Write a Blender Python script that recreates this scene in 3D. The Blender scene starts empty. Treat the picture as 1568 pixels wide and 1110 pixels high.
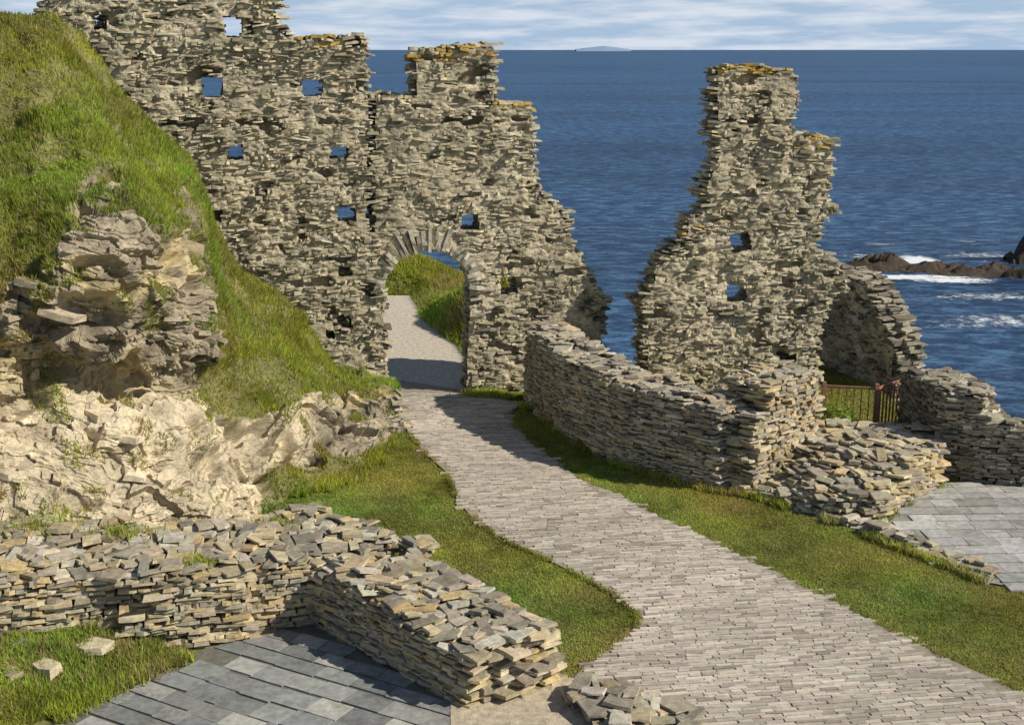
import bpy, math, numpy as np
from mathutils import Vector
rng=np.random.default_rng(7)
# ---------------------------------------------------------------- survey (site measured from one station, metres)
F=2000.0; TH=math.atan(479/F); H=8.0
def ray(u,v):
    x=(u-784)/F; y=-(v-555)/F
    return np.array([x, math.cos(TH)+math.sin(TH)*y, -math.sin(TH)+math.cos(TH)*y])
def gz(u,v,z=0.0):
    r=ray(u,v); k=(z-H)/r[2]; return np.array([r[0]*k,r[1]*k,z])
def gy(u,v,Y):
    r=ray(u,v); k=Y/r[1]; return np.array([r[0]*k,Y,H+r[2]*k])
# ---------------------------------------------------------------- noise
def hsh(i,j,k,s=0):
    n=(i.astype(np.int64)*374761393+j.astype(np.int64)*668265263+k.astype(np.int64)*1274126177+s*974634777)&0xffffffff
    n=((n^(n>>13))*1103515245)&0xffffffff
    n=((n^(n>>15))*668265263)&0xffffffff
    n=(n^(n>>16))&0xffffffff
    return n/4294967295.0
def vn(P,s=0):
    P=np.asarray(P,float); I=np.floor(P); f=P-I; f=f*f*(3-2*f); I=I.astype(np.int64)
    r=0
    for a in (0,1):
        for b in (0,1):
            for c in (0,1):
                w=(f[...,0] if a else 1-f[...,0])*(f[...,1] if b else 1-f[...,1])*(f[...,2] if c else 1-f[...,2])
                r=r+w*hsh(I[...,0]+a,I[...,1]+b,I[...,2]+c,s)
    return r*2-1
def fbm(P,sc,o=4,s=0):
    P=np.asarray(P,float)*sc; r=0; a=1; t=0
    for q in range(o):
        r=r+a*vn(P,s+q); t+=a; a*=.5; P=P*2.03+7.1
    return r/t
def pip(x,y,poly):
    poly=np.asarray(poly); ins=np.zeros(x.shape,bool); n=len(poly)
    for i in range(n):
        x1,y1=poly[i][:2]; x2,y2=poly[(i+1)%n][:2]
        if y1==y2: continue
        c=((y1>y)!=(y2>y))&(x<(x2-x1)*(y-y1)/(y2-y1)+x1)
        ins^=c
    return ins
def edist(x,y,poly):
    poly=np.asarray(poly); d=np.full(x.shape,1e9); n=len(poly)
    for i in range(n):
        a=poly[i][:2]; b=poly[(i+1)%n][:2]; e=b-a; L=(e@e)+1e-9
        t=np.clip(((x-a[0])*e[0]+(y-a[1])*e[1])/L,0,1)
        d=np.minimum(d,np.hypot(x-a[0]-t*e[0],y-a[1]-t*e[1]))
    return d
def sm(x,a,b):
    t=np.clip((x-a)/(b-a),0,1); return t*t*(3-2*t)
# ---------------------------------------------------------------- mesh helper
def mesh(name,V,faces,mat,col=None,smooth=False):
    me=bpy.data.meshes.new(name); V=np.asarray(V,np.float32)
    me.vertices.add(len(V)); me.vertices.foreach_set('co',V.ravel())
    loops=np.concatenate([f.ravel() for f in faces]).astype(np.int32)
    sizes=np.concatenate([np.full(len(f),f.shape[1]) for f in faces])
    st=np.concatenate([[0],np.cumsum(sizes)[:-1]]).astype(np.int32)
    me.loops.add(len(loops)); me.loops.foreach_set('vertex_index',loops)
    me.polygons.add(len(sizes)); me.polygons.foreach_set('loop_start',st)
    me.polygons.foreach_set('use_smooth',np.full(len(sizes),smooth,bool))
    me.update(calc_edges=True)
    if col is not None:
        a=me.color_attributes.new('Col','FLOAT_COLOR','POINT')
        c=np.ones((len(V),4),np.float32); c[:,:3]=col; a.data.foreach_set('color',c.ravel())
    me.materials.append(mat)
    ob=bpy.data.objects.new(name,me); bpy.context.scene.collection.objects.link(ob); return ob
class Stones:
    def __init__(s): s.C=[];s.A=[];s.B=[];s.N=[];s.h=[];s.col=[]
    def add(s,C,A,B,N,h,col):
        s.C.append(C);s.A.append(A);s.B.append(B);s.N.append(N);s.h.append(h);s.col.append(col)
    def geo(s,jit=.16,pj=1.0):
        C,A,B,N,h,col=[np.concatenate(q) for q in (s.C,s.A,s.B,s.N,s.h,s.col)]
        n=len(C)
        base=np.array([(-1,-1),(0,-1-.06*pj),(1,-1),(1,1),(0,1+.06*pj),(-1,1)],float)
        V=np.zeros((n,12,3))
        jx=rng.uniform(-1,1,(n,6,2))*np.array([.2,.16])*pj
        for l,zz in ((0,-1),(1,1)):
            p=base[None]+jx+rng.uniform(-.05,.05,(n,6,2))*pj
            if l: p=p*rng.uniform(1-.12*pj,1.0,(n,1,1))
            z=zz+rng.uniform(-jit,jit,(n,6))
            V[:,l*6:l*6+6]=C[:,None]+p[...,0:1]*h[:,None,0:1]*A[:,None]+p[...,1:2]*h[:,None,1:2]*B[:,None]+z[...,None]*h[:,None,2:3]*N[:,None]
        o=(np.arange(n)*12)[:,None]
        q=[]
        for i in range(6):
            j=(i+1)%6; q.append(o+np.array([[i,j,j+6,i+6]]))
        Q=np.concatenate(q); hx=np.concatenate([o+np.array([[5,4,3,2,1,0]]),o+np.array([[6,7,8,9,10,11]])])
        return V.reshape(-1,3),Q,hx,np.repeat(col,12,axis=0)
    def build(s,name,mat,jit=.16,pj=1.0):
        V,Q,hx,c=s.geo(jit,pj); return mesh(name,V,[Q,hx],mat,c)
def pal(n,kind='wall'):
    P={'wall':([(.40,.34,.22),(.51,.44,.285),(.58,.51,.36),(.21,.18,.125),(.44,.39,.285)],[.27,.28,.17,.12,.16]),
       'grey':([(.41,.36,.265),(.51,.45,.34),(.27,.24,.19),(.57,.515,.41),(.50,.40,.25)],[.3,.24,.18,.13,.15]),
       'warm':([(.50,.41,.255),(.59,.495,.325),(.34,.29,.205),(.56,.42,.22),(.45,.40,.305)],[.28,.19,.21,.15,.17]),
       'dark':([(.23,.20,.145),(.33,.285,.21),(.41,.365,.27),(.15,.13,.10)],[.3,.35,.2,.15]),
       'sett':([(.52,.455,.37),(.56,.49,.405),(.44,.385,.315),(.35,.30,.24)],[.36,.3,.22,.12]),
       'slate':([(.24,.245,.23),(.285,.285,.265),(.205,.21,.20),(.36,.355,.32)],[.3,.3,.2,.2]),
       'terr':([(.42,.405,.37),(.46,.44,.405),(.38,.365,.335)],[.4,.3,.3])}[kind]
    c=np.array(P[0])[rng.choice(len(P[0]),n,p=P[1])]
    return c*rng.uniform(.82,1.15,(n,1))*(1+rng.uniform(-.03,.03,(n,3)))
def frames(n,d,nb,yaw=.06,tilt=.05,roll=.05):
    ya=rng.normal(0,1,n)*yaw; c,s=np.cos(ya),np.sin(ya)
    A=np.stack([c*d[0]+s*nb[0],c*d[1]+s*nb[1],rng.normal(0,1,n)*tilt],1)
    A/=np.linalg.norm(A,axis=1)[:,None]
    B=np.stack([-s*d[0]+c*nb[0],-s*d[1]+c*nb[1],rng.normal(0,1,n)*roll],1)
    N=np.cross(A,B); N/=np.linalg.norm(N,axis=1)[:,None]; B=np.cross(N,A)
    N*=np.sign(N[:,2:3])
    return A,B,N
def courses(s0,s1,z0,z1,L=(.1,.38),hh=(.035,.085),g=.004):
    S=[];Z=[];LL=[];HH=[]; z=z0
    while z<z1:
        h=rng.uniform(*hh); s=s0+rng.uniform(-.3,0)
        while s<s1:
            l=rng.uniform(L[0],L[1])*(.6 if rng.random()<.3 else 1)
            S.append(s+l/2);Z.append(z+h/2);LL.append(l);HH.append(h*rng.uniform(.7,1.08)); s+=l+g*rng.uniform(0,2)
        z+=h+g*.5
    return np.array(S),np.array(Z),np.array(LL),np.array(HH)
# ---------------------------------------------------------------- materials
def newmat(name):
    m=bpy.data.materials.new(name); m.use_nodes=True; nt=m.node_tree; nt.nodes.clear(); return m,nt,nt.nodes,nt.links
def ramp(N,stops):
    r=N.new('ShaderNodeValToRGB'); e=r.color_ramp.elements
    while len(e)<len(stops): e.new(.5)
    for i,(p,c) in enumerate(stops): e[i].position=p; e[i].color=(c,c,c,1) if not hasattr(c,'__len__') else (*c,1)
    return r
def noise(N,L,sc,det=6,rough=.6,vec=None):
    n=N.new('ShaderNodeTexNoise'); n.inputs['Scale'].default_value=sc; n.inputs['Detail'].default_value=det; n.inputs['Roughness'].default_value=rough
    if vec is not None: L.new(vec,n.inputs['Vector'])
    return n
def colmat(name,bump=.5,bsc=25,lo=.65,hi=1.3,lichen=0.0,rough=.9,bd=.03,strat=0):
    m,nt,N,L=newmat(name)
    out=N.new('ShaderNodeOutputMaterial'); b=N.new('ShaderNodeBsdfPrincipled'); L.new(b.outputs[0],out.inputs[0])
    b.inputs['Roughness'].default_value=rough; b.inputs['Specular IOR Level'].default_value=.2
    tc=N.new('ShaderNodeTexCoord'); at=N.new('ShaderNodeAttribute'); at.attribute_name='Col'
    n1=noise(N,L,9,8,.7,tc.outputs['Object']); r1=ramp(N,[(.3,lo),(.7,hi)]); L.new(n1.outputs[0],r1.inputs[0])
    mx=N.new('ShaderNodeMix'); mx.data_type='RGBA'; mx.blend_type='MULTIPLY'; mx.inputs[0].default_value=1
    L.new(at.outputs['Color'],mx.inputs[6]); L.new(r1.outputs[0],mx.inputs[7]); c=mx.outputs[2]
    if lichen>0:
        n2=noise(N,L,3.3,9,.75,tc.outputs['Object']); r2=ramp(N,[(.56,0),(.66,lichen)]); L.new(n2.outputs[0],r2.inputs[0])
        m2=N.new('ShaderNodeMix'); m2.data_type='RGBA'; L.new(r2.outputs[0],m2.inputs[0]); L.new(c,m2.inputs[6]); m2.inputs[7].default_value=(.53,.49,.38,1); c=m2.outputs[2]
        n4=noise(N,L,1.7,9,.8,tc.outputs['Object']); r4=ramp(N,[(.35,.62),(.5,1)]); L.new(n4.outputs[0],r4.inputs[0])
        m4=N.new('ShaderNodeMix'); m4.data_type='RGBA'; m4.blend_type='MULTIPLY'; m4.inputs[0].default_value=1; L.new(c,m4.inputs[6]); L.new(r4.outputs[0],m4.inputs[7]); c=m4.outputs[2]
    L.new(c,b.inputs['Base Color'])
    vec=tc.outputs['Object']
    if strat:
        mp=N.new('ShaderNodeMapping'); mp.inputs['Scale'].default_value=(1,1,strat); mp.inputs['Rotation'].default_value=(0,.18,0); L.new(vec,mp.inputs[0]); vec=mp.outputs[0]
    n3=noise(N,L,bsc,10,.7,vec); bp=N.new('ShaderNodeBump'); bp.inputs['Strength'].default_value=bump; bp.inputs['Distance'].default_value=bd
    L.new(n3.outputs[0],bp.inputs['Height']); L.new(bp.outputs[0],b.inputs['Normal'])
    return m
M_stone=colmat('slate_rubble_stone',.6,14,.6,1.3,.45,strat=4)
M_mortar=colmat('lime_mortar',.8,14,.6,1.3,.2,bd=.05)
M_rock=colmat('cliff_rock',.8,3,.65,1.3,.3,bd=.08,strat=4)
M_sett=colmat('path_setts',.3,30,.75,1.18,0,bd=.015)
M_slate=colmat('slate_flags',.3,12,.7,1.3,.2,rough=.65,bd=.01)
M_soil=colmat('turf_ground',.8,20,.6,1.4,0,rough=1)
def grassmat(name):
    m,nt,N,L=newmat(name)
    out=N.new('ShaderNodeOutputMaterial'); at=N.new('ShaderNodeAttribute'); at.attribute_name='Col'
    d=N.new('ShaderNodeBsdfDiffuse'); t=N.new('ShaderNodeBsdfTranslucent'); mx=N.new('ShaderNodeMixShader'); mx.inputs[0].default_value=.4
    L.new(at.outputs['Color'],d.inputs[0]); L.new(at.outputs['Color'],t.inputs[0]); L.new(d.outputs[0],mx.inputs[1]); L.new(t.outputs[0],mx.inputs[2]); L.new(mx.outputs[0],out.inputs[0])
    return m
M_grass=grassmat('grass_blades')
# ---------------------------------------------------------------- grass
def blades(name,P,length,width,bright=1.0,straw=.15,upn=None,lean=.5,base=(.40,.475,.07)):
    n=len(P); a=rng.uniform(0,2*np.pi,n); side=np.stack([np.cos(a),np.sin(a),np.zeros(n)],1)
    l=length*rng.uniform(.5,1.25,n)
    up=np.stack([rng.normal(0,lean,n),rng.normal(0,lean,n),np.ones(n)],1)
    if upn is not None: up=up+upn*.6
    up/=np.linalg.norm(up,axis=1)[:,None]
    w=(width*rng.uniform(.6,1.3,n))[:,None]
    V=np.stack([P-side*w,P+side*w,P+up*l[:,None]],1).reshape(-1,3)
    T=np.arange(3*n).reshape(-1,3)
    g=np.array(base)
    big=fbm(P,.9,3,5)[:,None]; small=fbm(P,4,2,6)[:,None]
    c=g*rng.uniform(.65,1.3,(n,1))*(1+.55*big+.35*small)
    c[:,0]*=1+.35*fbm(P,.5,2,9)
    st=rng.random(n)<straw*(1+2.5*fbm(P,1.3,2,31)); c[st]=np.array([.60,.47,.22])*rng.uniform(.6,1.2,(st.sum(),1))
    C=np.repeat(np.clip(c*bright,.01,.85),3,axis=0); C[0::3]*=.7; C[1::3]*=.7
    return mesh(name,V,[T],M_grass,C)
# ---------------------------------------------------------------- tall masonry walls in vertical planes
def plane_wall(a,b,outline,th,holes=(),niches=(),lichen=(),kind='wall',ring=None,size=1.0):
    pa=gy(a[0],500,a[1])[:2]; pb=gy(b[0],500,b[1])[:2]; d=(pb-pa)/np.linalg.norm(pb-pa); nb=np.array([-d[1],d[0]])
    def pr(u,v):
        r=ray(u,v)
        k=(pa@nb)/(r[:2]@nb); p=r[:2]*k; return np.array([(p-pa)@d,H+r[2]*k])
    poly=np.array([pr(*q) for q in outline])
    def box(c,m=1.0): 
        u,v,w,h=c; w*=m;h*=m; j=lambda:rng.uniform(-.14,.14)
        return [pr(u-w*(.5+j()),v-h*(.5+j())),pr(u+w*(.5+j()),v-h*(.5+j())),pr(u+w*(.5+j()),v+h*(.5+j())),pr(u-w*(.5+j()),v+h*(.5+j()))]
    hp=[np.array([pr(*q) for q in h]) if hasattr(h[0],'__len__') else np.array(box(h,1.08)) for h in holes]
    npoly=[np.array(box(h,1.1)) for h in niches]; lp=[np.array(box(h)) for h in lichen]
    s0,z0=poly.min(0); s1,z1=poly.max(0)
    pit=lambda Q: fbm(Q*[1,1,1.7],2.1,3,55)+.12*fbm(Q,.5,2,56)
    st=Stones(); core=Stones()
    rows=max(2,int(round(th/.3))); rd=th/rows
    for r in range(rows):
        edge=r in (0,rows-1)
        S,Z,LL,HH=courses(s0-.2,s1+.2,z0,z1+.1,(.07*size,.36*size) if edge else (.2,.5),(.022*size,.082*size) if edge else (.05,.1),.012 if edge else .004)
        Q=np.stack([S,np.full(len(S),r*3.3),Z],1)
        Z=Z+.12*fbm(Q,.7,2,3)
        js=.11*fbm(Q,2.2,2,11); jz=.08*fbm(Q,2.2,2,12)
        k=pip(S+js,Z+jz,poly)&pip(S+js,Z+jz-.02,poly)
        for h in hp:
            for e in (-.45,0,.45):
                for e2 in (-.45,.45): k&=~pip(S+e*LL,Z+e2*HH,h)
        if r==0:
            for h in npoly:
                for e in (-.4,0,.4): k&=~pip(S+e*LL,Z,h)
            if ring is not None: k&=~pip(S,Z,np.array([pr(*q) for q in ring]))
            k&=(pit(Q)<.42)|(edist(S,Z,poly)<.2)
        if edge: k&=(rng.random(len(S))>.06)
        S,Z,LL,HH,Q=S[k],Z[k],LL[k],HH[k],Q[k]; n=len(S)
        t=(r+.5)*rd+np.zeros(n)
        if edge:
            sg=-1 if r==0 else 1
            pro=rng.normal(0,.022,n)+.10*fbm(Q,1.1,3,21)+.02
            pro+= (rng.random(n)<.08)*rng.uniform(.03,.10,n)
            t=t+sg*pro
        C=np.stack([pa[0]+S*d[0]+t*nb[0],pa[1]+S*d[1]+t*nb[1],Z],1)
        A,B,N=frames(n,d,nb,.13,.13,.06)
        col=pal(n,kind)*(1+.35*fbm(Q,.7,3,44))[:,None]
        for h in lp:
            m=pip(S,Z,h)&(rng.random(n)<.7)&(fbm(Q,2,2,8)>-.3); col[m]=np.array([.52,.35,.09])*rng.uniform(.6,1.2,(m.sum(),1))
        st.add(C,A,B,N,np.stack([LL/2*.98,np.full(n,rd*.58),HH/2*.96],1),col)
    S,Z,LL,HH=courses(s0,s1,z0,z1,(.14,.26),(.09,.14)); k=np.ones(len(S),bool)
    for e in (-.6,0,.6):
        for g in (-.9,.9):
            k&=pip(S+e*LL,Z+g*HH,poly)
            for h in hp: k&=~pip(S+e*LL,Z+g*HH*.7,h)
            for h in npoly: k&=~pip(S+e*LL,Z+g*HH*.6,h)
    S,Z,LL,HH=S[k],Z[k],LL[k],HH[k]; n=len(S)
    C=np.stack([pa[0]+S*d[0]+th/2*nb[0],pa[1]+S*d[1]+th/2*nb[1],Z],1)
    A,B,N=frames(n,d,nb,.01,.02,.01)
    core.add(C,A,B,N,np.stack([LL/2*1.25,np.full(n,th/2-.16),HH/2*1.3],1),np.array([.26,.225,.16])*rng.uniform(.85,1.12,(n,1)))
    gs=.03; a1=np.arange(s0,s1,gs); a2=np.arange(z0,z1,gs); Sg,Zg=np.meshgrid(a1,a2)
    Qg=np.stack([Sg,Sg*0,Zg],-1)
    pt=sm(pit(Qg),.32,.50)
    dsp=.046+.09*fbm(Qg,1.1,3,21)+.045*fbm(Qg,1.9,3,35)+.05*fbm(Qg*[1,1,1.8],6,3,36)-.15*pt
    Vg=np.stack([pa[0]+Sg*d[0]-dsp*nb[0],pa[1]+Sg*d[1]-dsp*nb[1],Zg],-1).reshape(-1,3)
    idx=np.arange(Sg.size).reshape(Sg.shape); Qf=np.stack([idx[:-1,:-1],idx[:-1,1:],idx[1:,1:],idx[1:,:-1]],-1)
    sc_=Sg[:-1,:-1]+gs/2; zc_=Zg[:-1,:-1]+gs/2
    keep=pip(sc_,zc_,poly)&(edist(sc_,zc_,poly)>.09)
    for h in hp: keep&=~pip(sc_,zc_,h)&(edist(sc_,zc_,h)>.03)
    for h in npoly: keep&=~pip(sc_,zc_,h)
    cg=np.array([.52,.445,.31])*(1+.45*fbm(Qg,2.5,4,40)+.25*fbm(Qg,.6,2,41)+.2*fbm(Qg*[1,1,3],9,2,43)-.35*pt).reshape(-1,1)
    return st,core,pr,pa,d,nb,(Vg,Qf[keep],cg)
def finish(name,st,core,skin):
    V1,Q1,h1,c1=st.geo(.2); V2,Q2,h2,c2=core.geo(.15); o=len(V1); o3=o+len(V2)
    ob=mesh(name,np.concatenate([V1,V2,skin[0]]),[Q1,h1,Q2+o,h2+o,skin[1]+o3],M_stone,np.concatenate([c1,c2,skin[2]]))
    ob.data.materials.append(M_mortar)
    mi=np.zeros(len(ob.data.polygons),np.int32); mi[len(Q1)+len(h1):]=1; ob.data.polygons.foreach_set('material_index',mi)
    return ob
st,co,pr,pa,d,nb,sk_=plane_wall((140,28.4),(568,29.8),
 [(60,-60),(180,-110),(300,-70),(380,-60),(432,-25),(438,5),(424,18),(430,42),(446,56),(500,54),(556,50),(566,62),(565,110),(570,150),(568,250),(566,340),(590,400),(592,610),(60,610)],.75,
 holes=[(356,41,22,22),(327,134,26,26),(480,137,24,20),(360,234,19,18),(520,234,22,17),(529,329,24,15)],
 niches=[(155,37,20,22),(331,330,14,16),(528,415,18,16),(528,492,18,16),(505,512,12,12)],
 lichen=[(508,60,112,20)])
finish('curtain_wall',st,co,sk_)
arch=[(591,640),(590,500),(591,430),(600,406),(620,390),(650,383),(682,389),(705,404),(717,430),(716,500),(713,560),(713,640)]
ringp=[(578,440),(584,400),(604,368),(640,350),(685,354),(722,380),(738,412),(736,440),(717,440),(650,400),(591,440)]
st,co,pr,pa,d,nb,sk_=plane_wall((568,29.8),(930,31.1),
 [(569,146),(600,142),(632,144),(632,84),(650,74),(700,70),(757,68),(763,76),(762,155),(818,158),(822,190),(820,235),(826,290),(845,308),(868,328),(872,365),(896,398),(906,425),(918,448),(934,458),(924,475),(926,610),(569,612)],.85,
 holes=[arch,(720,339,20,26),(778,437,22,20)],lichen=[(698,80,130,24),(790,163,60,14)],ring=ringp)
n=32; ang=np.linspace(math.radians(-4),math.radians(184),n)
cS,cZ=pr(654,437); e1=pr(718,437); rx=e1[0]-cS; rz=pr(654,384)[1]-cZ
C=[];A=[];B=[];N=[];h=[]
for a_ in ang:
    ln=rng.uniform(.38,.62) if 1.0<a_<2.3 else rng.uniform(.22,.4)
    dirr=np.array([math.cos(a_)/rx,math.sin(a_)/rz])+rng.normal(0,.06,2); dirr/=np.linalg.norm(dirr)
    S=cS+rx*math.cos(a_)+dirr[0]*(ln/2+rng.uniform(-.03,.01)); Z=cZ+rz*math.sin(a_)+dirr[1]*ln/2
    t=.17+rng.normal(0,.02)
    C.append([pa[0]+S*d[0]+t*nb[0],pa[1]+S*d[1]+t*nb[1],Z])
    A.append([dirr[0]*d[0],dirr[0]*d[1],dirr[1]]); B.append([nb[0],nb[1],0])
    N.append(np.cross(A[-1],B[-1])); h.append([ln/2,.3,rng.uniform(.028,.055)])
st.add(np.array(C),np.array(A),np.array(B),np.array(N),np.array(h),np.array([.60,.54,.42])*rng.uniform(.65,1.15,(n,1)))
finish('gatehouse_arch_wall',st,co,sk_)
st,co,pr,pa,d,nb,sk_=plane_wall((985,30.0),(1290,30.9),
 [(1092,104),(1120,101),(1160,98),(1215,106),(1223,112),(1224,145),(1214,196),(1245,204),(1279,214),(1280,240),(1268,285),(1272,308),(1288,318),(1256,345),(1254,380),(1286,396),(1290,425),(1300,440),(1270,470),(1256,510),(1250,612),(985,612),(986,520),(984,480),(973,458),(992,440),(1000,412),(1020,388),(1044,368),(1048,340),(1080,315),(1074,290),(1096,235),(1092,190)],.7,
 holes=[(1132,370,27,22),(1128,450,26,18)],niches=[(1205,547,20,14)],
 lichen=[(1157,106,132,14),(1248,216,72,24),(1065,352,36,14)])
finish('ruined_tower_wall',st,co,sk_)
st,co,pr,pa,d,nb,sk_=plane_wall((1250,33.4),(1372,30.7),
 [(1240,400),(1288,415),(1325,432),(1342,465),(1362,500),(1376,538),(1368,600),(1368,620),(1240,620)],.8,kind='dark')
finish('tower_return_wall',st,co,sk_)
# ---------------------------------------------------------------- low walls from footprints
def fill(st,poly,ang,hf,kind='grey',z0=-.1,L=(.10,.42),hh=(.025,.08),rd=.24,jt=.024):
    poly=np.array([p[:2] for p in poly]); d=np.array([math.cos(ang),math.sin(ang)]); nb=np.array([-d[1],d[0]])
    ls=poly@d; lt=poly@nb; rows=max(1,int(round((lt.max()-lt.min())/rd))); rdd=(lt.max()-lt.min())/rows
    zmax=max(hf(poly[:,0],poly[:,1]).max(),.1)+.25
    for r in range(rows):
        S,Z,LL,HH=courses(ls.min(),ls.max(),z0,zmax,L,hh); n=len(S)
        T=lt.min()+(r+.5)*rdd+rng.normal(0,jt,n)
        X=S*d[0]+T*nb[0]; Y=S*d[1]+T*nb[1]
        Q=np.stack([X,Y,Z],1)
        Z=Z+.05*fbm(Q*[1,1,0],1.,2,5)
        hgt=hf(X,Y)+.10*fbm(Q*[1,1,0],2.2,2,60)+.05*fbm(Q*[1,1,0],5,1,r+60)
        k=(Z<hgt)&pip(X,Y,poly)
        k&=(Z>hgt-.32)|(edist(X,Y,poly)<.33)
        k&=(rng.random(n)>.03)
        S,Z,LL,HH,X,Y,Q,T,hgt=[q[k] for q in (S,Z,LL,HH,X,Y,Q,T,hgt)]; n=len(S)
        topm=(Z>hgt-.10)
        A,B,N=frames(n,d,nb,.08,np.where(topm,.09,.04),np.where(topm,.10,.04))
        ya=np.where(topm,rng.normal(0,.35,n),0); c,s=np.cos(ya)[:,None],np.sin(ya)[:,None]
        A,B=A*c+B*s,B*c-A*s
        col=pal(n,kind)*(1+.3*fbm(Q,.8,3,44))[:,None]
        mt=topm&(rng.random(n)<.5); col[mt]=pal(mt.sum(),'grey')
        wid=np.where(topm,rng.uniform(.3,.85,n),.68)*rdd
        st.add(np.stack([X,Y,Z],1),A,B,N,np.stack([LL/2*np.where(topm,.94,1),wid,HH/2*np.where(topm,.75,.95)],1),col)
def angof(p,q): return math.atan2(q[1]-p[1],q[0]-p[0])
def strip(name,pts,th,kind='grey',**k):
    st=Stones(); P=[gz(u,v)[:2] for u,v,_ in pts]; hs=[q[2] for q in pts]
    for i in range(len(P)-1):
        a,b=P[i],P[i+1]; e=b-a; L=np.linalg.norm(e); d=e/L; nb=np.array([-d[1],d[0]])
        poly=[a-d*.12,b+d*.12,b+d*.12+nb*th,a-d*.12+nb*th]
        def hf(x,y,a=a,d=d,L=L,h0=hs[i],h1=hs[i+1]):
            t=np.clip(((x-a[0])*d[0]+(y-a[1])*d[1])/L,0,1); return h0+(h1-h0)*t
        fill(st,poly,math.atan2(d[1],d[0]),hf,kind,**k)
    return st.build(name,M_stone)
strip('low_stone_wall',[(808,622,1.92),(862,668,1.80),(950,712,1.72),(1090,748,1.62)],.95,'grey',hh=(.022,.068))
p1=gz(1085,738);p2=gz(1150,754);p3=gz(1248,716);p4=p1+(p3-p2)
st=Stones(); e=(p2-p1)[:2]; 
nrm=np.array([-e[1],e[0]])/np.linalg.norm(e)
def hf(x,y):
    q=(x-p2[0])*nrm[0]+(y-p2[1])*nrm[1]; return np.where(q<.45,1.45,2.0)
fill(st,[p1,p2,p3,p4],angof(p2,p3),hf,'warm'); 
st.build('stone_pier',M_stone)
st=Stones(); fp=[gz(1135,752),gz(1260,788),gz(1340,796),gz(1440,742),gz(1400,702),gz(1250,700)]
a0=gz(1260,788); a1=gz(1400,702)
def hf(x,y):
    e=(a1-a0)[:2]; t=((x-a0[0])*e[0]+(y-a0[1])*e[1])/(e@e); tx=np.clip((x-4.6)/1.2,0,1); return np.clip(.12+.9*t*(.5+.5*tx)+.25*tx,.1,.8)
fill(st,fp,angof(gz(1260,788),gz(1440,770)),hf,'warm'); st.build('rubble_wall',M_stone)
strip('stone_edging',[(1125,752,.1),(1280,797,.12),(1440,858,.1),(1505,888,.06)],.4,'grey',z0=-.06,hh=(.05,.07))
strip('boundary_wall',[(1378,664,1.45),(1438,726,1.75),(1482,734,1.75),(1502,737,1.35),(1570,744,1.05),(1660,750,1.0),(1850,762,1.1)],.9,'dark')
I1=[gz(-260,1045),gz(0,1012),gz(330,985),gz(480,952),gz(655,905),gz(655,850,.95),gz(570,795,1.),gz(490,780,1.0),gz(300,792,1.15),gz(0,800,1.2),gz(-260,800,1.2)]
st=Stones()
def hf(x,y): return np.interp(x,[-9,-6,-3,-1],[1.28,1.22,1.05,.85])
fill(st,I1,angof(gz(0,1012),gz(480,952)),hf,'warm'); st.build('foreground_stone_wall',M_stone)
st=Stones(); J=[gz(478,952),gz(714,1082),gz(860,1048),gz(652,850,.95)]
def hf(x,y): return np.interp(y,[14.8,17.5],[.72,1.0])
fill(st,J,angof(J[0],J[1]),hf,'warm',hh=(.025,.072)); st.build('projecting_stone_wall',M_stone)
st=Stones(); R=[gz(868,1082),gz(960,1150),gz(1090,1150),gz(1050,1085),gz(960,1062),gz(890,1064)]
fill(st,R,.1,lambda x,y: np.clip(.3-.25*np.hypot(x-1.1,y-15)/1.5,.08,.3)+0*x,'grey'); st.build('rubble_pile',M_stone)
# ---------------------------------------------------------------- ground terrain
back=np.array([gz(*q)[:2] for q in [(570,612),(735,612),(716,560),(702,530),(672,510),(645,488),(640,470),(628,452),(585,452),(560,500)]])
def terr(x,y):
    P=np.stack([x,y,x*0],-1)
    ye=np.interp(x,[-60,-9,-6,-.6,.3,8.6,9.4,40],[47,47,46,45,33,33,26.3,25.3])
    z=0*x
    z=z+1.45*np.exp(-(((x+.4)/1.5)**2+((y-38.6)/2.8)**2))*(1+.4*fbm(P,1.2,3,2))
    z=z+1.2*np.exp(-(((x+4.4)/2.2)**2+((y-45.0)/1.6)**2))
    z=z+.10*sm(y,32,34)*(1+fbm(P,1.5,3,22))
    z=np.where(pip(x,y,back),0,z*sm(edist(x,y,back),0,.7))-.03
    a=gz(335,985);b=gz(60,1112); e=(b-a)[:2]; e/=np.linalg.norm(e); q=(x-a[0])*e[1]-(y-a[1])*e[0]
    q=-q if ((-9-a[0])*e[1]-(15-a[1])*e[0])<0 else q
    z=z+np.where(y<18,sm(q,0,1.2)*.38*(1+.5*fbm(P,1.5,3,8)),0)
    dr=np.maximum(y-ye,0)+np.maximum(x-32,0); nn=fbm(P,.15,4,15)
    z=z-np.minimum(dr*4.2*(1+.5*nn),66)-np.minimum(dr*2,1.5)*.2
    return z
gx=np.concatenate([np.arange(-60,-10,1.),np.arange(-10,14,.16),np.arange(14,60,1.)]); gyv=np.concatenate([np.arange(-30,13,1.),np.arange(13,48,.16),np.arange(48,80,1.)])
X,Y=np.meshgrid(gx,gyv); Z=terr(X,Y); nx,ny=len(gx),len(gyv)
V=np.stack([X,Y,Z],-1).reshape(-1,3); idx=np.arange(nx*ny).reshape(ny,nx)
Q=np.stack([idx[:-1,:-1],idx[:-1,1:],idx[1:,1:],idx[1:,:-1]],-1).reshape(-1,4)
P=V.copy(); f=fbm(P,1.1,4,3)[:,None]
c=np.array([.20,.195,.07])*(1+.3*f); rock=sm(-V[:,2],.4,1.5)[:,None]; c=c*(1-rock)+np.array([.16,.14,.11])*rock
mesh('ground',V,[Q],M_soil,c,True)
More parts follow.
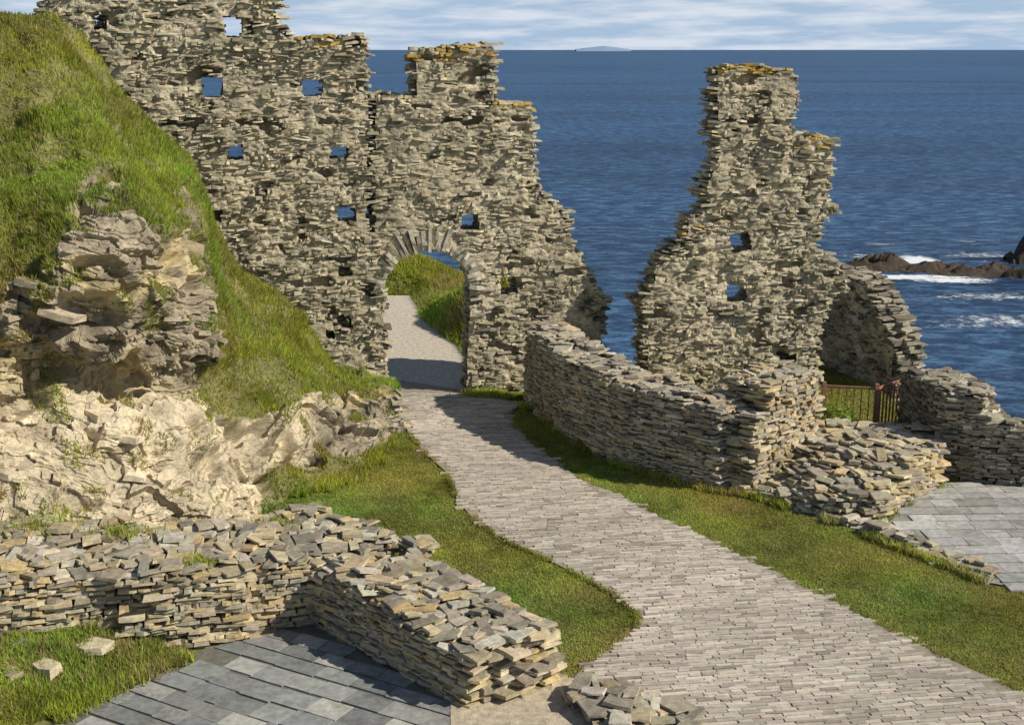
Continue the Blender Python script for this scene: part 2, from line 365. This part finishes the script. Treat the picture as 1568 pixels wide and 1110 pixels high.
# ---------------------------------------------------------------- flat sheets
def sheet(name,pts,z,mat,col):
    import bmesh
    bm=bmesh.new(); vs=[bm.verts.new((p[0],p[1],z)) for p in pts]; f=bm.faces.new(vs); 
    bmesh.ops.triangulate(bm,faces=[f]); bmesh.ops.recalc_face_normals(bm,faces=bm.faces)
    me=bpy.data.meshes.new(name); bm.to_mesh(me); bm.free()
    a=me.color_attributes.new('Col','FLOAT_COLOR','POINT')
    for q in a.data: q.color=(*col,1)
    me.materials.append(mat); ob=bpy.data.objects.new(name,me); bpy.context.scene.collection.objects.link(ob); return ob
pathpx=[(600,580),(606,620),(625,662),(655,698),(683,722),(700,765),(725,795),(775,828),(835,855),(895,885),(940,910),(975,940),(978,955),(940,985),(895,1020),(866,1050),(700,1085),(690,1180),(1900,1180),(1800,1120),(1568,1060),(1450,1008),(1300,930),(1200,880),(1100,832),(960,764),(880,728),(830,690),(790,655),(782,632),(800,618),(725,600)]
pathp=[gz(*q)[:2] for q in pathpx]
sheet('path',pathp,.004,M_sett,(.31,.26,.195))
sheet('footpath',back,-.008,M_soil,(.54,.475,.375))
def paving(name,poly,ang,L,W,hz,kind,mat,z,gap=.006,zj=.006,jit=.02,pj=.3):
    poly=np.array(poly); d=np.array([math.cos(ang),math.sin(ang)]); nb=np.array([-d[1],d[0]])
    ls=poly@d; lt=poly@nb; S=[];T=[];LL=[];WW=[]; t=lt.min()
    while t<lt.max():
        w=rng.uniform(*W); s=ls.min()-rng.uniform(0,L[1])
        while s<ls.max():
            l=rng.uniform(*L); S.append(s+l/2);T.append(t+w/2);LL.append(l-gap);WW.append((w-gap)*rng.uniform(.85,1)); s+=l
        t+=w
    S,T,LL,WW=map(np.array,(S,T,LL,WW)); Xc=S*d[0]+T*nb[0]; Yc=S*d[1]+T*nb[1]
    wob=.07*fbm(np.stack([Xc,Yc,Xc*0],1),.6,2,4); Xc=Xc+wob*nb[0]; Yc=Yc+wob*nb[1]
    k=pip(Xc,Yc,poly)
    for e in (-.45,.45): k&=pip(Xc+e*LL*d[0],Yc+e*LL*d[1],poly)|(rng.random(len(k))<.25)
    k&=(Yc<30.2)
    Xc,Yc,LL,WW=Xc[k],Yc[k],LL[k],WW[k]; n=len(Xc)
    A,B,N=frames(n,d,nb,jit,.008,.012); Zc=z-hz/2+rng.uniform(-zj,zj,n)
    st=Stones(); q=np.stack([Xc,Yc,Xc*0],1)
    st.add(np.stack([Xc,Yc,Zc],1),A,B,N,np.stack([LL/2,WW/2,np.full(n,hz/2)],1),pal(n,kind)*(1+.28*fbm(q,.7,4,19))[:,None])
    return st.build(name,mat,.05,pj)
paving('path_setts',pathp,.16,(.14,.40),(.045,.085),.04,'sett',M_sett,.020,.005,.007,.025,.4)
slp=[gz(*q)[:2] for q in [(478,955),(335,985),(200,1045),(40,1130),(40,1200),(690,1200),(712,1090)]]
sheet('paving_bed',slp,.0,M_slate,(.16,.155,.13))
paving('slate_paving',slp,angof(gz(340,985),gz(700,1090)),(.38,.66),(.3,.42),.04,'slate',M_slate,.02,.009,.002,.003,.03)
tp=[gz(*q)[:2] for q in [(1245,668),(1385,664),(1445,738),(1900,765),(1900,960),(1505,890),(1345,800),(1240,720)]]
sheet('terrace_bed',tp,.0,M_slate,(.28,.27,.235))
paving('terrace_paving',tp,.05,(.4,.8),(.3,.42),.04,'terr',M_slate,.02,.008,.002,.003,.05)
dp=[gz(*q)[:2] for q in [(690,1078),(870,1040),(900,1060),(1000,1085),(1000,1200),(690,1200)]]
sheet('dirt_patch',dp,.029,M_soil,(.50,.42,.30))
# ---------------------------------------------------------------- cliff and bank
cols=[
[(-500,880,16.8,0),(-500,780,17,0),(-500,680,17.3,0),(-500,560,17.6,0),(-500,450,18,.2),(-500,340,18.6,1),(-500,200,20,1),(-500,40,22.5,1),(-500,-150,26,1)],
[(-120,845,17.7,0),(-120,750,18.1,0),(-120,660,18.5,0),(-120,560,18.8,0),(-120,450,19.2,.2),(-120,350,19.8,1),(-120,230,21.3,1),(-110,90,24,1),(-100,-50,26.6,1)],
[(0,822,18.4,0),(0,740,18.9,0),(0,660,19.3,0),(0,570,19.6,0),(5,480,19.9,.1),(10,395,20.4,.7),(10,290,22,1),(0,150,24.5,1),(0,15,26.6,1)],
[(80,812,18.6,0),(80,735,19.2,0),(80,650,19.8,0),(80,575,20.2,0),(75,480,20.1,0),(70,400,20.3,.4),(75,310,21.5,.9),(70,165,24.4,1),(65,30,26.9,.6)],
[(150,803,18.9,0),(150,722,19.5,0),(150,650,19.9,0),(150,590,20.9,0),(145,500,20.2,0),(150,400,20.4,0),(150,310,21.4,.4),(135,170,24.6,.9),(112,52,27.9,.55)],
[(260,790,19.7,0),(260,720,20.3,0),(255,655,20.8,0),(250,600,21.9,0),(250,500,21.2,0),(250,410,21.4,0),(235,320,22.4,.45),(208,240,24.6,.9),(185,128,28.2,.9)],
[(345,777,20.9,0),(325,722,21.4,0),(310,655,21.9,.2),(300,590,22.6,.4),(322,500,22.6,0),(325,440,22.9,.1),(310,380,23.8,.45),(298,310,25.5,.6),(284,252,28.7,.8)],
[(430,768,22.5,.7),(400,722,22.7,.4),(375,672,23,.2),(360,625,23.4,.8),(360,570,23.9,1),(360,520,24.6,1),(357,475,25.7,1),(352,435,27,1),(345,398,28.9,1)],
[(500,745,23.6,.8),(480,707,23.9,.4),(460,668,24.3,.1),(450,632,24.8,.4),(445,592,25.3,1),(440,557,26,1),(437,522,27,1),(434,487,28,1),(430,448,29.2,1)],
[(590,700,25.4,.8),(575,672,25.7,.3),(560,652,26,0),(545,632,26.3,.1),(532,608,26.8,.3),(527,594,27.3,1),(525,584,27.9,1),(520,573,28.6,1),(515,557,29.5,1)],
[(614,664,26.9,.5),(611,650,27.1,0),(608,635,27.3,0),(606,617,27.4,0),(602,597,27.7,0),(598,589,28,.6),(596,585,28.4,.8),(592,581,29,.5),(590,579,29.6,0)],
[(622,650,27.6,0),(622,645,27.7,0),(621,640,27.8,0),(620,630,27.9,0),(615,620,28.2,0),(612,612,28.5,0),(610,610,28.8,0),(605,606,29.3,0),(600,602,30.0,0)]]
K=np.array([[list(gy(u,v,Yy))+[g,v] for u,v,Yy,g in c] for c in cols])
skirt=K[:,0:1].copy(); skirt[:,:,2]-=1.2; skirt[:,:,1]-=.1; K=np.concatenate([skirt,K],1)
def cr(K,ax,n):
    K=np.moveaxis(K,ax,0); m=len(K); t=np.linspace(0,m-1-1e-6,n); i=t.astype(int); f=(t-i).reshape(-1,*([1]*(K.ndim-1)))
    p0=K[np.maximum(i-1,0)];p1=K[i];p2=K[np.minimum(i+1,m-1)];p3=K[np.minimum(i+2,m-1)]
    r=.5*(2*p1+(p2-p0)*f+(2*p0-5*p1+4*p2-p3)*f*f+(3*p1-p0-3*p2+p3)*f**3)
    return np.moveaxis(r,0,ax)
S=cr(cr(K,0,900),1,720)
P=S[...,:3]; g=np.clip(S[...,3],0,1); vv=S[...,4]
du=np.gradient(P,axis=0); dv=np.gradient(P,axis=1); nn=np.cross(du,dv); nn/=np.linalg.norm(nn,axis=-1)[...,None]+1e-9
if nn[...,2].mean()<0: nn=-nn
gm=sm(g+.6*fbm(P,1.3,4,50),.42,.58)
w=P+.25*np.stack([fbm(P,1.,3,1),fbm(P,1.,3,2),fbm(P,1.,3,3)],-1)+.06*np.stack([fbm(P,5.,3,4),fbm(P,5.,3,5),fbm(P,5.,3,6)],-1)
tl=w[...,2]+.22*w[...,0]
def blk(sx,sz,s):
    lay=np.floor(tl/sz); off=hsh(lay,lay*0,lay*0,s)*5
    return hsh(np.floor(w[...,0]/sx+off),np.floor(w[...,1]/sx+off*2),lay,s+1)
pale=sm(vv+90*fbm(P,.8,3,33),560,640)*sm(-P[...,0],3.4,4.6)
fine=1-.3*pale
disp=.55*fbm(P,.7,4,70)+.28*(blk(1.4,.5,5)-.5)+.15*(blk(.5,.15,6)-.5)*fine+.06*(blk(.2,.055,7)-.5)*fine+.07*fbm(P*[1,1,1.6],4,4,71)-.34*sm(fbm(P*[1,1,2.0],.9,3,77),.15,.33)
right=sm(np.linspace(1,0,900),0,.12)[:,None]; fade=.25+.75*right
dg=.26*fbm(P,1.1,4,80)+.11*fbm(P,4,3,81)
P2=P+nn*(disp*(1-gm)*fade+dg*gm*fade)[...,None]
n1,n2=gm.shape
rockc=np.array([.36,.30,.21])*(1+.5*fbm(P,1.6,4,90))[...,None]
yel=sm(fbm(P,.9,3,91),.0,.35)[...,None]; rockc=rockc*(1-yel)+np.array([.53,.43,.235])*yel
palec=np.array([.57,.48,.33])*(1+.35*fbm(P,1.3,5,92))[...,None]
rockc=rockc*(1-pale[...,None])+palec*pale[...,None]
rockc*=(.8+.4*blk(.5,.15,6))[...,None]
soil=np.array([.22,.205,.08])*(1+.4*fbm(P,2,3,93))[...,None]
C=rockc*(1-gm[...,None])+soil*gm[...,None]
idx=np.arange(n1*n2).reshape(n1,n2); Q=np.stack([idx[:-1,:-1],idx[1:,:-1],idx[1:,1:],idx[:-1,1:]],-1).reshape(-1,4)
mesh('rock_cliff',P2.reshape(-1,3),[Q],M_rock,C.reshape(-1,3),False)
area=np.linalg.norm(np.cross(du,dv),axis=-1)
def sample(wt,n):
    p=(wt*area).ravel(); p=p/p.sum(); i=rng.choice(len(p),n,p=p); return i
rm=(1-gm)*(.05+sm(fbm(P,.8,3,60),.0,.4))*(1-.7*pale); rm[:,:60]*=.2
i=sample(rm,300); n=len(i); Pp=P2.reshape(-1,3)[i]; nr=nn.reshape(-1,3)[i]
A,B,N=frames(n,np.array([.95,.22]),np.array([-.22,.97]),.5,.06,.1); A[:,2]-=.18; A/=np.linalg.norm(A,axis=1)[:,None]; N=np.cross(A,B)
sz=rng.uniform(.05,.18,n)*(1+(rng.random(n)<.1)*.8)
cc=C.reshape(-1,3)[i]*rng.uniform(.8,1.25,(n,1))
st=Stones(); st.add(Pp-nr*.05,A,B,N,np.stack([sz,sz*rng.uniform(.5,.9,n),sz*rng.uniform(.12,.3,n)],1),cc); st.build('cliff_slate_ledges',M_rock,.3,1.3)
st=Stones(); fp=[gz(520,662),gz(560,668),gz(612,660),gz(611,590,.9),gz(530,590,.9)]
fill(st,fp,.25,lambda x,y:.75+0*x,'grey'); st.build('bank_retaining_wall',M_stone)
i=sample(gm*(.25+.75*sm(fbm(P,1.6,3,61),-.25,.2)),190000); Pp=P2.reshape(-1,3)[i]+rng.normal(0,.012,(len(i),3)); nr=nn.reshape(-1,3)[i]
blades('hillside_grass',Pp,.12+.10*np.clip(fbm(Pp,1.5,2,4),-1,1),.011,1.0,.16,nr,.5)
i=sample((1-gm)*sm(fbm(P,2.2,2,62),.24,.34)*(1-.6*pale),14000); Pp=P2.reshape(-1,3)[i]; blades('crevice_grass',Pp,.12,.011,1.0,.35,nn.reshape(-1,3)[i],.5)
# ---------------------------------------------------------------- lawns
def rpoly(px,n,z=0.):
    poly=np.array([gz(*q)[:2] for q in px]); a=poly.min(0);b=poly.max(0); out=[];tot=0
    while tot<n:
        p=rng.uniform(a,b,(n,2)); p=p[pip(p[:,0]+.06*fbm(np.c_[p,p[:,0]*0],3,2,1),p[:,1]+.06*fbm(np.c_[p,p[:,0]*0],3,2,2),poly)]; out.append(p); tot+=len(p)
    p=np.concatenate(out)[:n]; return np.stack([p[:,0],p[:,1],np.full(n,z-.02)],1)
lawnL=[(606,618),(625,662),(655,698),(683,722),(700,765),(725,795),(775,828),(835,855),(895,885),(940,910),(975,940),(978,955),(940,985),(895,1020),(866,1050),(845,1045),(640,900),(480,800),(340,800),(430,760),(520,735),(600,680)]
lawnR=[(782,632),(790,655),(830,690),(880,728),(960,764),(1100,832),(1200,880),(1300,930),(1450,1008),(1568,1060),(1700,1100),(1900,960),(1505,892),(1440,862),(1280,800),(1125,758),(950,715),(862,672),(806,625)]
Pl=np.concatenate([rpoly(lawnL,120000),rpoly(lawnR,130000)])
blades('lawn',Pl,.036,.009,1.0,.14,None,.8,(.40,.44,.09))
def along(px,n,w):
    P=[gz(*q)[:2] for q in px]; L=[np.linalg.norm(P[i+1]-P[i]) for i in range(len(P)-1)]; L=np.array(L)/sum(L)
    s=rng.choice(len(L),n,p=L); t=rng.random(n); P=np.array(P); q=P[s]+(P[s+1]-P[s])*t[:,None]+rng.normal(0,w,(n,2)); 
    k=fbm(np.c_[q,q[:,0]*0],2.,2,3)>-.15; q=q[k]
    return np.stack([q[:,0],q[:,1],np.maximum(terr(q[:,0],q[:,1])-.01,0)],1)
Pt=np.concatenate([along([(800,622),(862,672),(950,716),(1090,752),(1150,760),(1280,803),(1440,864),(1505,892)],5000,.06),
  along([(600,690),(500,745),(400,785)],5000,.18),along([(720,604),(770,606),(812,612)],3200,.14),along([(858,1050),(760,980),(660,890)],3000,.08),
  along([(330,985),(200,1045),(60,1112)],3500,.1),along([(1345,798),(1400,770),(1440,744)],1500,.05)])
blades('wall_foot_weeds',Pt,.16,.012,1.0,.25,None,.4)
Pf=np.concatenate([along([(606,620),(625,662),(655,698),(683,722),(700,765),(725,795),(775,828),(835,855),(895,885),(940,910),(975,940),(978,955),(940,985),(895,1020),(866,1050)],9000,.035),
 along([(782,632),(790,655),(830,690),(880,728),(960,764),(1100,832),(1200,880),(1300,930),(1450,1008),(1568,1060)],9000,.035)])
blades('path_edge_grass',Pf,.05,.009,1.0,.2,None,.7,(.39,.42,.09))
Pw=[]
for (u,v,z,r_,n_) in [(300,858,1.1,.16,350),(188,812,1.25,.2,420),(20,862,1.2,.2,420),(60,800,1.25,.35,500),(420,800,1.1,.2,250)]:
    q=gz(u,v,z); a=rng.normal(0,r_,(n_,2)); Pw.append(np.c_[q[0]+a[:,0],q[1]+a[:,1]*.7,np.full(n_,z-.03)])
blades('wall_top_weeds',np.concatenate(Pw),.11,.010,1.0,.25,None,.5)
def scat(x0,x1,y0,y1,n,cond):
    p=rng.uniform([x0,y0],[x1,y1],(n,2)); z=terr(p[:,0],p[:,1]); k=cond(p[:,0],p[:,1],z); p=p[k]; return np.c_[p,z[k]-.01]
Pb=scat(-9,-3,12.5,17.2,90000,lambda x,y,z:(z>.0))
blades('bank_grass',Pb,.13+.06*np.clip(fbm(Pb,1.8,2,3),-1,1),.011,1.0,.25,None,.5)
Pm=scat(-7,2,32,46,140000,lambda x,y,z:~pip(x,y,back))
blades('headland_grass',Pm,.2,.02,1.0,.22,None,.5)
Pm=scat(5.5,9.3,27.2,32.8,22000,lambda x,y,z:z>-.3)
blades('terrace_grass',Pm,.08,.015,.8,.22,None,.5)
st=Stones(); p=scat(-8,-5.2,13.5,16.8,45,lambda x,y,z:z>.15); n=len(p); A,B,N=frames(n,np.array([1,0.]),np.array([0,1.]),.8,.15,.15)
sz=rng.uniform(.06,.24,n); st.add(p+[0,0,.04],A,B,N,np.stack([sz,sz*.7,sz*.3],1),pal(n,'warm')); st.build('bank_rocks',M_rock,.35,1.5)
# ---------------------------------------------------------------- shrubs
def shrub(name,c,r,n,col):
    dd=rng.normal(0,1,(n,3)); dd/=np.linalg.norm(dd,axis=1)[:,None]; rr=rng.uniform(.4,1,n)**.6
    P=np.array(c)+dd*rr[:,None]*np.array(r)*(1+.45*fbm(dd,2,2,3))[:,None]; P[:,2]=np.maximum(P[:,2],.02)
    a=rng.normal(0,1,(n,3));a/=np.linalg.norm(a,axis=1)[:,None]; b=np.cross(a,dd);b/=np.linalg.norm(b,axis=1)[:,None]+1e-6
    s=rng.uniform(.02,.045,(n,1)); V=np.stack([P-a*s,P+b*s*.5,P+a*s,P-b*s*.5],1).reshape(-1,3)
    c_=np.array(col)*rng.uniform(.6,1.4,(n,1))
    return mesh(name,V,[np.arange(4*n).reshape(-1,4)],M_grass,np.repeat(c_,4,axis=0))
g0=gz(1278,676); shrub('green_shrub',(g0[0],g0[1],.38),(.48,.38,.45),3600,(.27,.35,.06))
# ---------------------------------------------------------------- metal railing
m,nt,N_,L_=newmat('rusted_metal'); o=N_.new('ShaderNodeOutputMaterial'); b=N_.new('ShaderNodeBsdfPrincipled'); L_.new(b.outputs[0],o.inputs[0])
nz=noise(N_,L_,15,5); rr=ramp(N_,[(.3,(.24,.105,.065)),(.7,(.40,.20,.13))]); L_.new(nz.outputs[0],rr.inputs[0]); L_.new(rr.outputs[0],b.inputs['Base Color']); b.inputs['Roughness'].default_value=.7
def bar(V,Fq,a,b,w):
    a=np.array(a,float);b=np.array(b,float); t=(b-a)/np.linalg.norm(b-a); ref=np.array([0,0,1.]) if abs(t[2])<.9 else np.array([1.,0,0]); s=np.cross(t,ref);s/=np.linalg.norm(s);u=np.cross(s,t)
    o=len(V)
    for p in (a,b):
        for x,y in ((-1,-1),(1,-1),(1,1),(-1,1)): V.append(p+s*w*x/2+u*w*y/2)
    for i in range(4): Fq.append([o+i,o+(i+1)%4,o+4+(i+1)%4,o+4+i])
    Fq.append([o+3,o+2,o+1,o]);Fq.append([o+4,o+5,o+6,o+7])
V=[];Fq=[]
ra=gz(1258,664);rb=gz(1338,668);rc=gz(1386,650); hh_=1.05
for (p,q,nbar,bw) in ((ra,rb,7,.018),(rb,rc,9,.035)):
    for zz in (.12,hh_): bar(V,Fq,p+[0,0,zz],q+[0,0,zz],.05)
    for k in range(nbar+1):
        x=p+(q-p)*k/nbar; bar(V,Fq,x+[0,0,.12],x+[0,0,hh_],bw)
for p in (ra,rb,rc): bar(V,Fq,p,p+[0,0,1.15],.08)
mesh('metal_railing',np.array(V),[np.array(Fq)],m)
# ---------------------------------------------------------------- sea
ZS=-60.
m,nt,N_,L_=newmat('sea_water'); o=N_.new('ShaderNodeOutputMaterial'); b=N_.new('ShaderNodeBsdfPrincipled'); L_.new(b.outputs[0],o.inputs[0])
b.inputs['Roughness'].default_value=.45; b.inputs['Specular IOR Level'].default_value=.2
tc=N_.new('ShaderNodeTexCoord'); mp=N_.new('ShaderNodeMapping'); mp.inputs['Scale'].default_value=(.5,1,1); mp.inputs['Rotation'].default_value=(0,0,.15); L_.new(tc.outputs['Object'],mp.inputs[0])
na=noise(N_,L_,.22,14,.85,mp.outputs[0]); ra_=ramp(N_,[(.42,(.005,.026,.08)),(.5,(.014,.056,.145)),(.565,(.085,.19,.33))]); L_.new(na.outputs[0],ra_.inputs[0])
mp2=N_.new('ShaderNodeMapping'); mp2.inputs['Scale'].default_value=(.2,1,1); L_.new(tc.outputs['Object'],mp2.inputs[0])
nb_=noise(N_,L_,.006,8,.65,mp2.outputs[0]); rb_=ramp(N_,[(.35,.72),(.65,1.28)]); L_.new(nb_.outputs[0],rb_.inputs[0])
mx=N_.new('ShaderNodeMix'); mx.data_type='RGBA'; mx.blend_type='MULTIPLY'; mx.inputs[0].default_value=1; L_.new(ra_.outputs[0],mx.inputs[6]); L_.new(rb_.outputs[0],mx.inputs[7])
nc=noise(N_,L_,.09,8,.75,mp.outputs[0]); rc_=ramp(N_,[(.64,0),(.69,.7)]); L_.new(nc.outputs[0],rc_.inputs[0])
mw=N_.new('ShaderNodeMix'); mw.data_type='RGBA'; L_.new(rc_.outputs[0],mw.inputs[0]); L_.new(mx.outputs[2],mw.inputs[6]); mw.inputs[7].default_value=(.5,.56,.6,1)
L_.new(mw.outputs[2],b.inputs['Base Color'])
bp=N_.new('ShaderNodeBump'); bp.inputs['Strength'].default_value=.9; bp.inputs['Distance'].default_value=1.5; L_.new(na.outputs[0],bp.inputs['Height']); L_.new(bp.outputs[0],b.inputs['Normal'])
R=150000.; V=np.array([(-R,-2000,ZS),(R,-2000,ZS),(R,R,ZS),(-R,R,ZS)]); mesh('sea',V,[np.array([[0,1,2,3]])],m)
def lump(name,cs,mat,base,seed):
    Vs=[];Fs=[];o=0
    for (cx,cy,rx_,ry_,hz) in cs:
        n=90; a=np.linspace(-1,1,n); Xg,Yg=np.meshgrid(a,a); r=np.hypot(Xg,Yg); Pq=np.stack([Xg*rx_+cx,Yg*ry_+cy,0*Xg],-1)
        nz=fbm(Pq,.12,5,seed)+.6*fbm(Pq,.5,3,seed+1)
        z=hz*(1-sm(r*(1+.5*nz),.3,1.0))*(1+.9*nz)-.8
        Pq[...,2]=ZS+z; Vs.append(Pq.reshape(-1,3)); idx=np.arange(n*n).reshape(n,n)+o; o+=n*n
        Fs.append(np.stack([idx[:-1,:-1],idx[:-1,1:],idx[1:,1:],idx[1:,:-1]],-1).reshape(-1,4))
    V=np.concatenate(Vs); return mesh(name,V,[np.concatenate(Fs)],mat,np.array(base)*(1+.4*fbm(V,.3,3,2))[:,None])
def sp(u,v): return gz(u,v,ZS)
a=sp(1345,411);b=sp(1430,415);c=sp(1510,421);dd=sp(1590,424);e5=sp(1620,405)
lump('sea_rocks',[(a[0],a[1],17,8,4.0),(b[0],b[1],20,5,2.8),(c[0],c[1],22,6,3.0),(dd[0],dd[1],16,7,4.5),(e5[0]-1,e5[1]+6,14,10,15)],M_rock,(.075,.055,.04),3)
m,nt,N_,L_=newmat('sea_foam'); o=N_.new('ShaderNodeOutputMaterial'); df=N_.new('ShaderNodeBsdfDiffuse'); df.inputs[0].default_value=(.75,.78,.8,1); tr=N_.new('ShaderNodeBsdfTransparent'); ms=N_.new('ShaderNodeMixShader')
at=N_.new('ShaderNodeAttribute'); at.attribute_name='Col'; tc=N_.new('ShaderNodeTexCoord'); nz=noise(N_,L_,.3,9,.8,tc.outputs['Object'])
mm=N_.new('ShaderNodeMath'); mm.operation='ADD'; L_.new(nz.outputs[0],mm.inputs[0]); L_.new(at.outputs['Fac'],mm.inputs[1]); rr=ramp(N_,[(.78,0),(.95,1)]); L_.new(mm.outputs[0],rr.inputs[0])
L_.new(rr.outputs[0],ms.inputs[0]); L_.new(tr.outputs[0],ms.inputs[1]); L_.new(df.outputs[0],ms.inputs[2]); L_.new(ms.outputs[0],o.inputs[0])
n=160; u0=sp(1290,445); u1=sp(1700,385)
Xg,Yg=np.meshgrid(np.linspace(u0[0]-5,u1[0],n),np.linspace(sp(1400,540)[1],sp(1400,375)[1],n))
fo=np.zeros_like(Xg)
for (u,v,wx,wy,s_) in [(1408,400,8,14,.62),(1385,425,28,6,.54),(1460,430,16,7,.52),(1335,393,16,8,.36),(1560,400,20,8,.36),(1500,392,24,14,.33),(1540,492,26,14,.35),(1525,455,36,10,.34),(1480,500,22,6,.31)]:
    q=sp(u,v); fo=np.maximum(fo,s_*np.exp(-(((Xg-q[0])/wx)**2+((Yg-q[1])/wy)**2)))
V=np.stack([Xg,Yg,np.full_like(Xg,ZS+.15)],-1).reshape(-1,3); idx=np.arange(n*n).reshape(n,n)
mesh('sea_foam',V,[np.stack([idx[:-1,:-1],idx[:-1,1:],idx[1:,1:],idx[1:,:-1]],-1).reshape(-1,4)],m,np.repeat(fo.reshape(-1,1),3,1))
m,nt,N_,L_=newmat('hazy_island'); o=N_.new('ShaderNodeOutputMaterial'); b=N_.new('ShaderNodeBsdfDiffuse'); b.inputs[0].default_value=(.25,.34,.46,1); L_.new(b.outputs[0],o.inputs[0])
YI=50000.; n=60; xs=np.linspace(-1050,1000,n)+ (922-784)/F*YI; hs=np.interp(np.linspace(0,1,n),[0,.15,.4,.55,.75,1],[8,55,105,128,80,8])+6*rng.random(n)
V=[];Fq=[]
for i in range(n):
    V+= [(xs[i],YI,-60),(xs[i],YI+600,hs[i]),(xs[i],YI+900,hs[i]),(xs[i],YI+1500,-60)]
    if i: 
        k=4*i
        for j in range(3): Fq.append([k-4+j,k+j,k+j+1,k-3+j])
mesh('distant_island',np.array(V,float),[np.array(Fq)],m)
# ---------------------------------------------------------------- light, sky, camera
az=(.965,-.262); el=math.radians(38)
s=Vector((az[0],az[1],0)).normalized()*math.cos(el)+Vector((0,0,math.sin(el)))
ld=bpy.data.lights.new('sun','SUN'); ld.energy=5.0; ld.angle=math.radians(.5); ld.color=(1,.94,.82)
lo=bpy.data.objects.new('sun',ld); lo.rotation_euler=s.to_track_quat('Z','Y').to_euler(); lo.location=(20,-10,30); bpy.context.scene.collection.objects.link(lo)
w=bpy.data.worlds.new('World'); bpy.context.scene.world=w; w.use_nodes=True; nt=w.node_tree; N_=nt.nodes; L_=nt.links; N_.clear()
o=N_.new('ShaderNodeOutputWorld'); bg=N_.new('ShaderNodeBackground'); bg.inputs[1].default_value=.075; L_.new(bg.outputs[0],o.inputs[0])
sk=N_.new('ShaderNodeTexSky'); sk.sky_type='NISHITA'; sk.sun_disc=False; sk.sun_elevation=el; sk.sun_rotation=math.atan2(az[0],az[1]); sk.air_density=1; sk.dust_density=.3; sk.ozone_density=2.
tc=N_.new('ShaderNodeTexCoord'); sx=N_.new('ShaderNodeSeparateXYZ'); L_.new(tc.outputs['Generated'],sx.inputs[0])
mh=N_.new('ShaderNodeMapRange'); mh.inputs[1].default_value=.02; mh.inputs[2].default_value=.22; mh.inputs[3].default_value=.85; mh.inputs[4].default_value=0; L_.new(sx.outputs[2],mh.inputs[0])
tn=N_.new('ShaderNodeMix'); tn.data_type='RGBA'; L_.new(mh.outputs[0],tn.inputs[0]); L_.new(sk.outputs[0],tn.inputs[6]); tn.inputs[7].default_value=(5.2,7.3,10.3,1)
mp=N_.new('ShaderNodeMapping'); mp.inputs['Scale'].default_value=(11,11,95); mp.inputs['Location'].default_value=(3.1,0,.2); L_.new(tc.outputs['Generated'],mp.inputs[0])
nz=noise(N_,L_,1.0,10,.6,mp.outputs[0]); rr=ramp(N_,[(.42,0),(.62,.85)]); L_.new(nz.outputs[0],rr.inputs[0])
mr=N_.new('ShaderNodeMapRange'); mr.inputs[1].default_value=.08; mr.inputs[2].default_value=.3; mr.inputs[3].default_value=1; mr.inputs[4].default_value=.12; L_.new(sx.outputs[2],mr.inputs[0])
ml=N_.new('ShaderNodeMath'); ml.operation='MULTIPLY'; L_.new(rr.outputs[0],ml.inputs[0]); L_.new(mr.outputs[0],ml.inputs[1])
mx=N_.new('ShaderNodeMix'); mx.data_type='RGBA'; L_.new(ml.outputs[0],mx.inputs[0]); L_.new(tn.outputs[2],mx.inputs[6]); mx.inputs[7].default_value=(9.7,10.4,11.4,1); L_.new(mx.outputs[2],bg.inputs[0])
cd=bpy.data.cameras.new('camera'); cam=bpy.data.objects.new('camera',cd); cam.location=(0,0,H); cam.rotation_euler=(math.pi/2-TH,0,0)
cd.sensor_width=36; cd.lens=36*F/1568; cd.clip_end=400000; cd.clip_start=.1; bpy.context.scene.collection.objects.link(cam); bpy.context.scene.camera=cam
sc=bpy.context.scene; sc.view_settings.view_transform='Standard'; sc.view_settings.look='None'; sc.view_settings.exposure=0
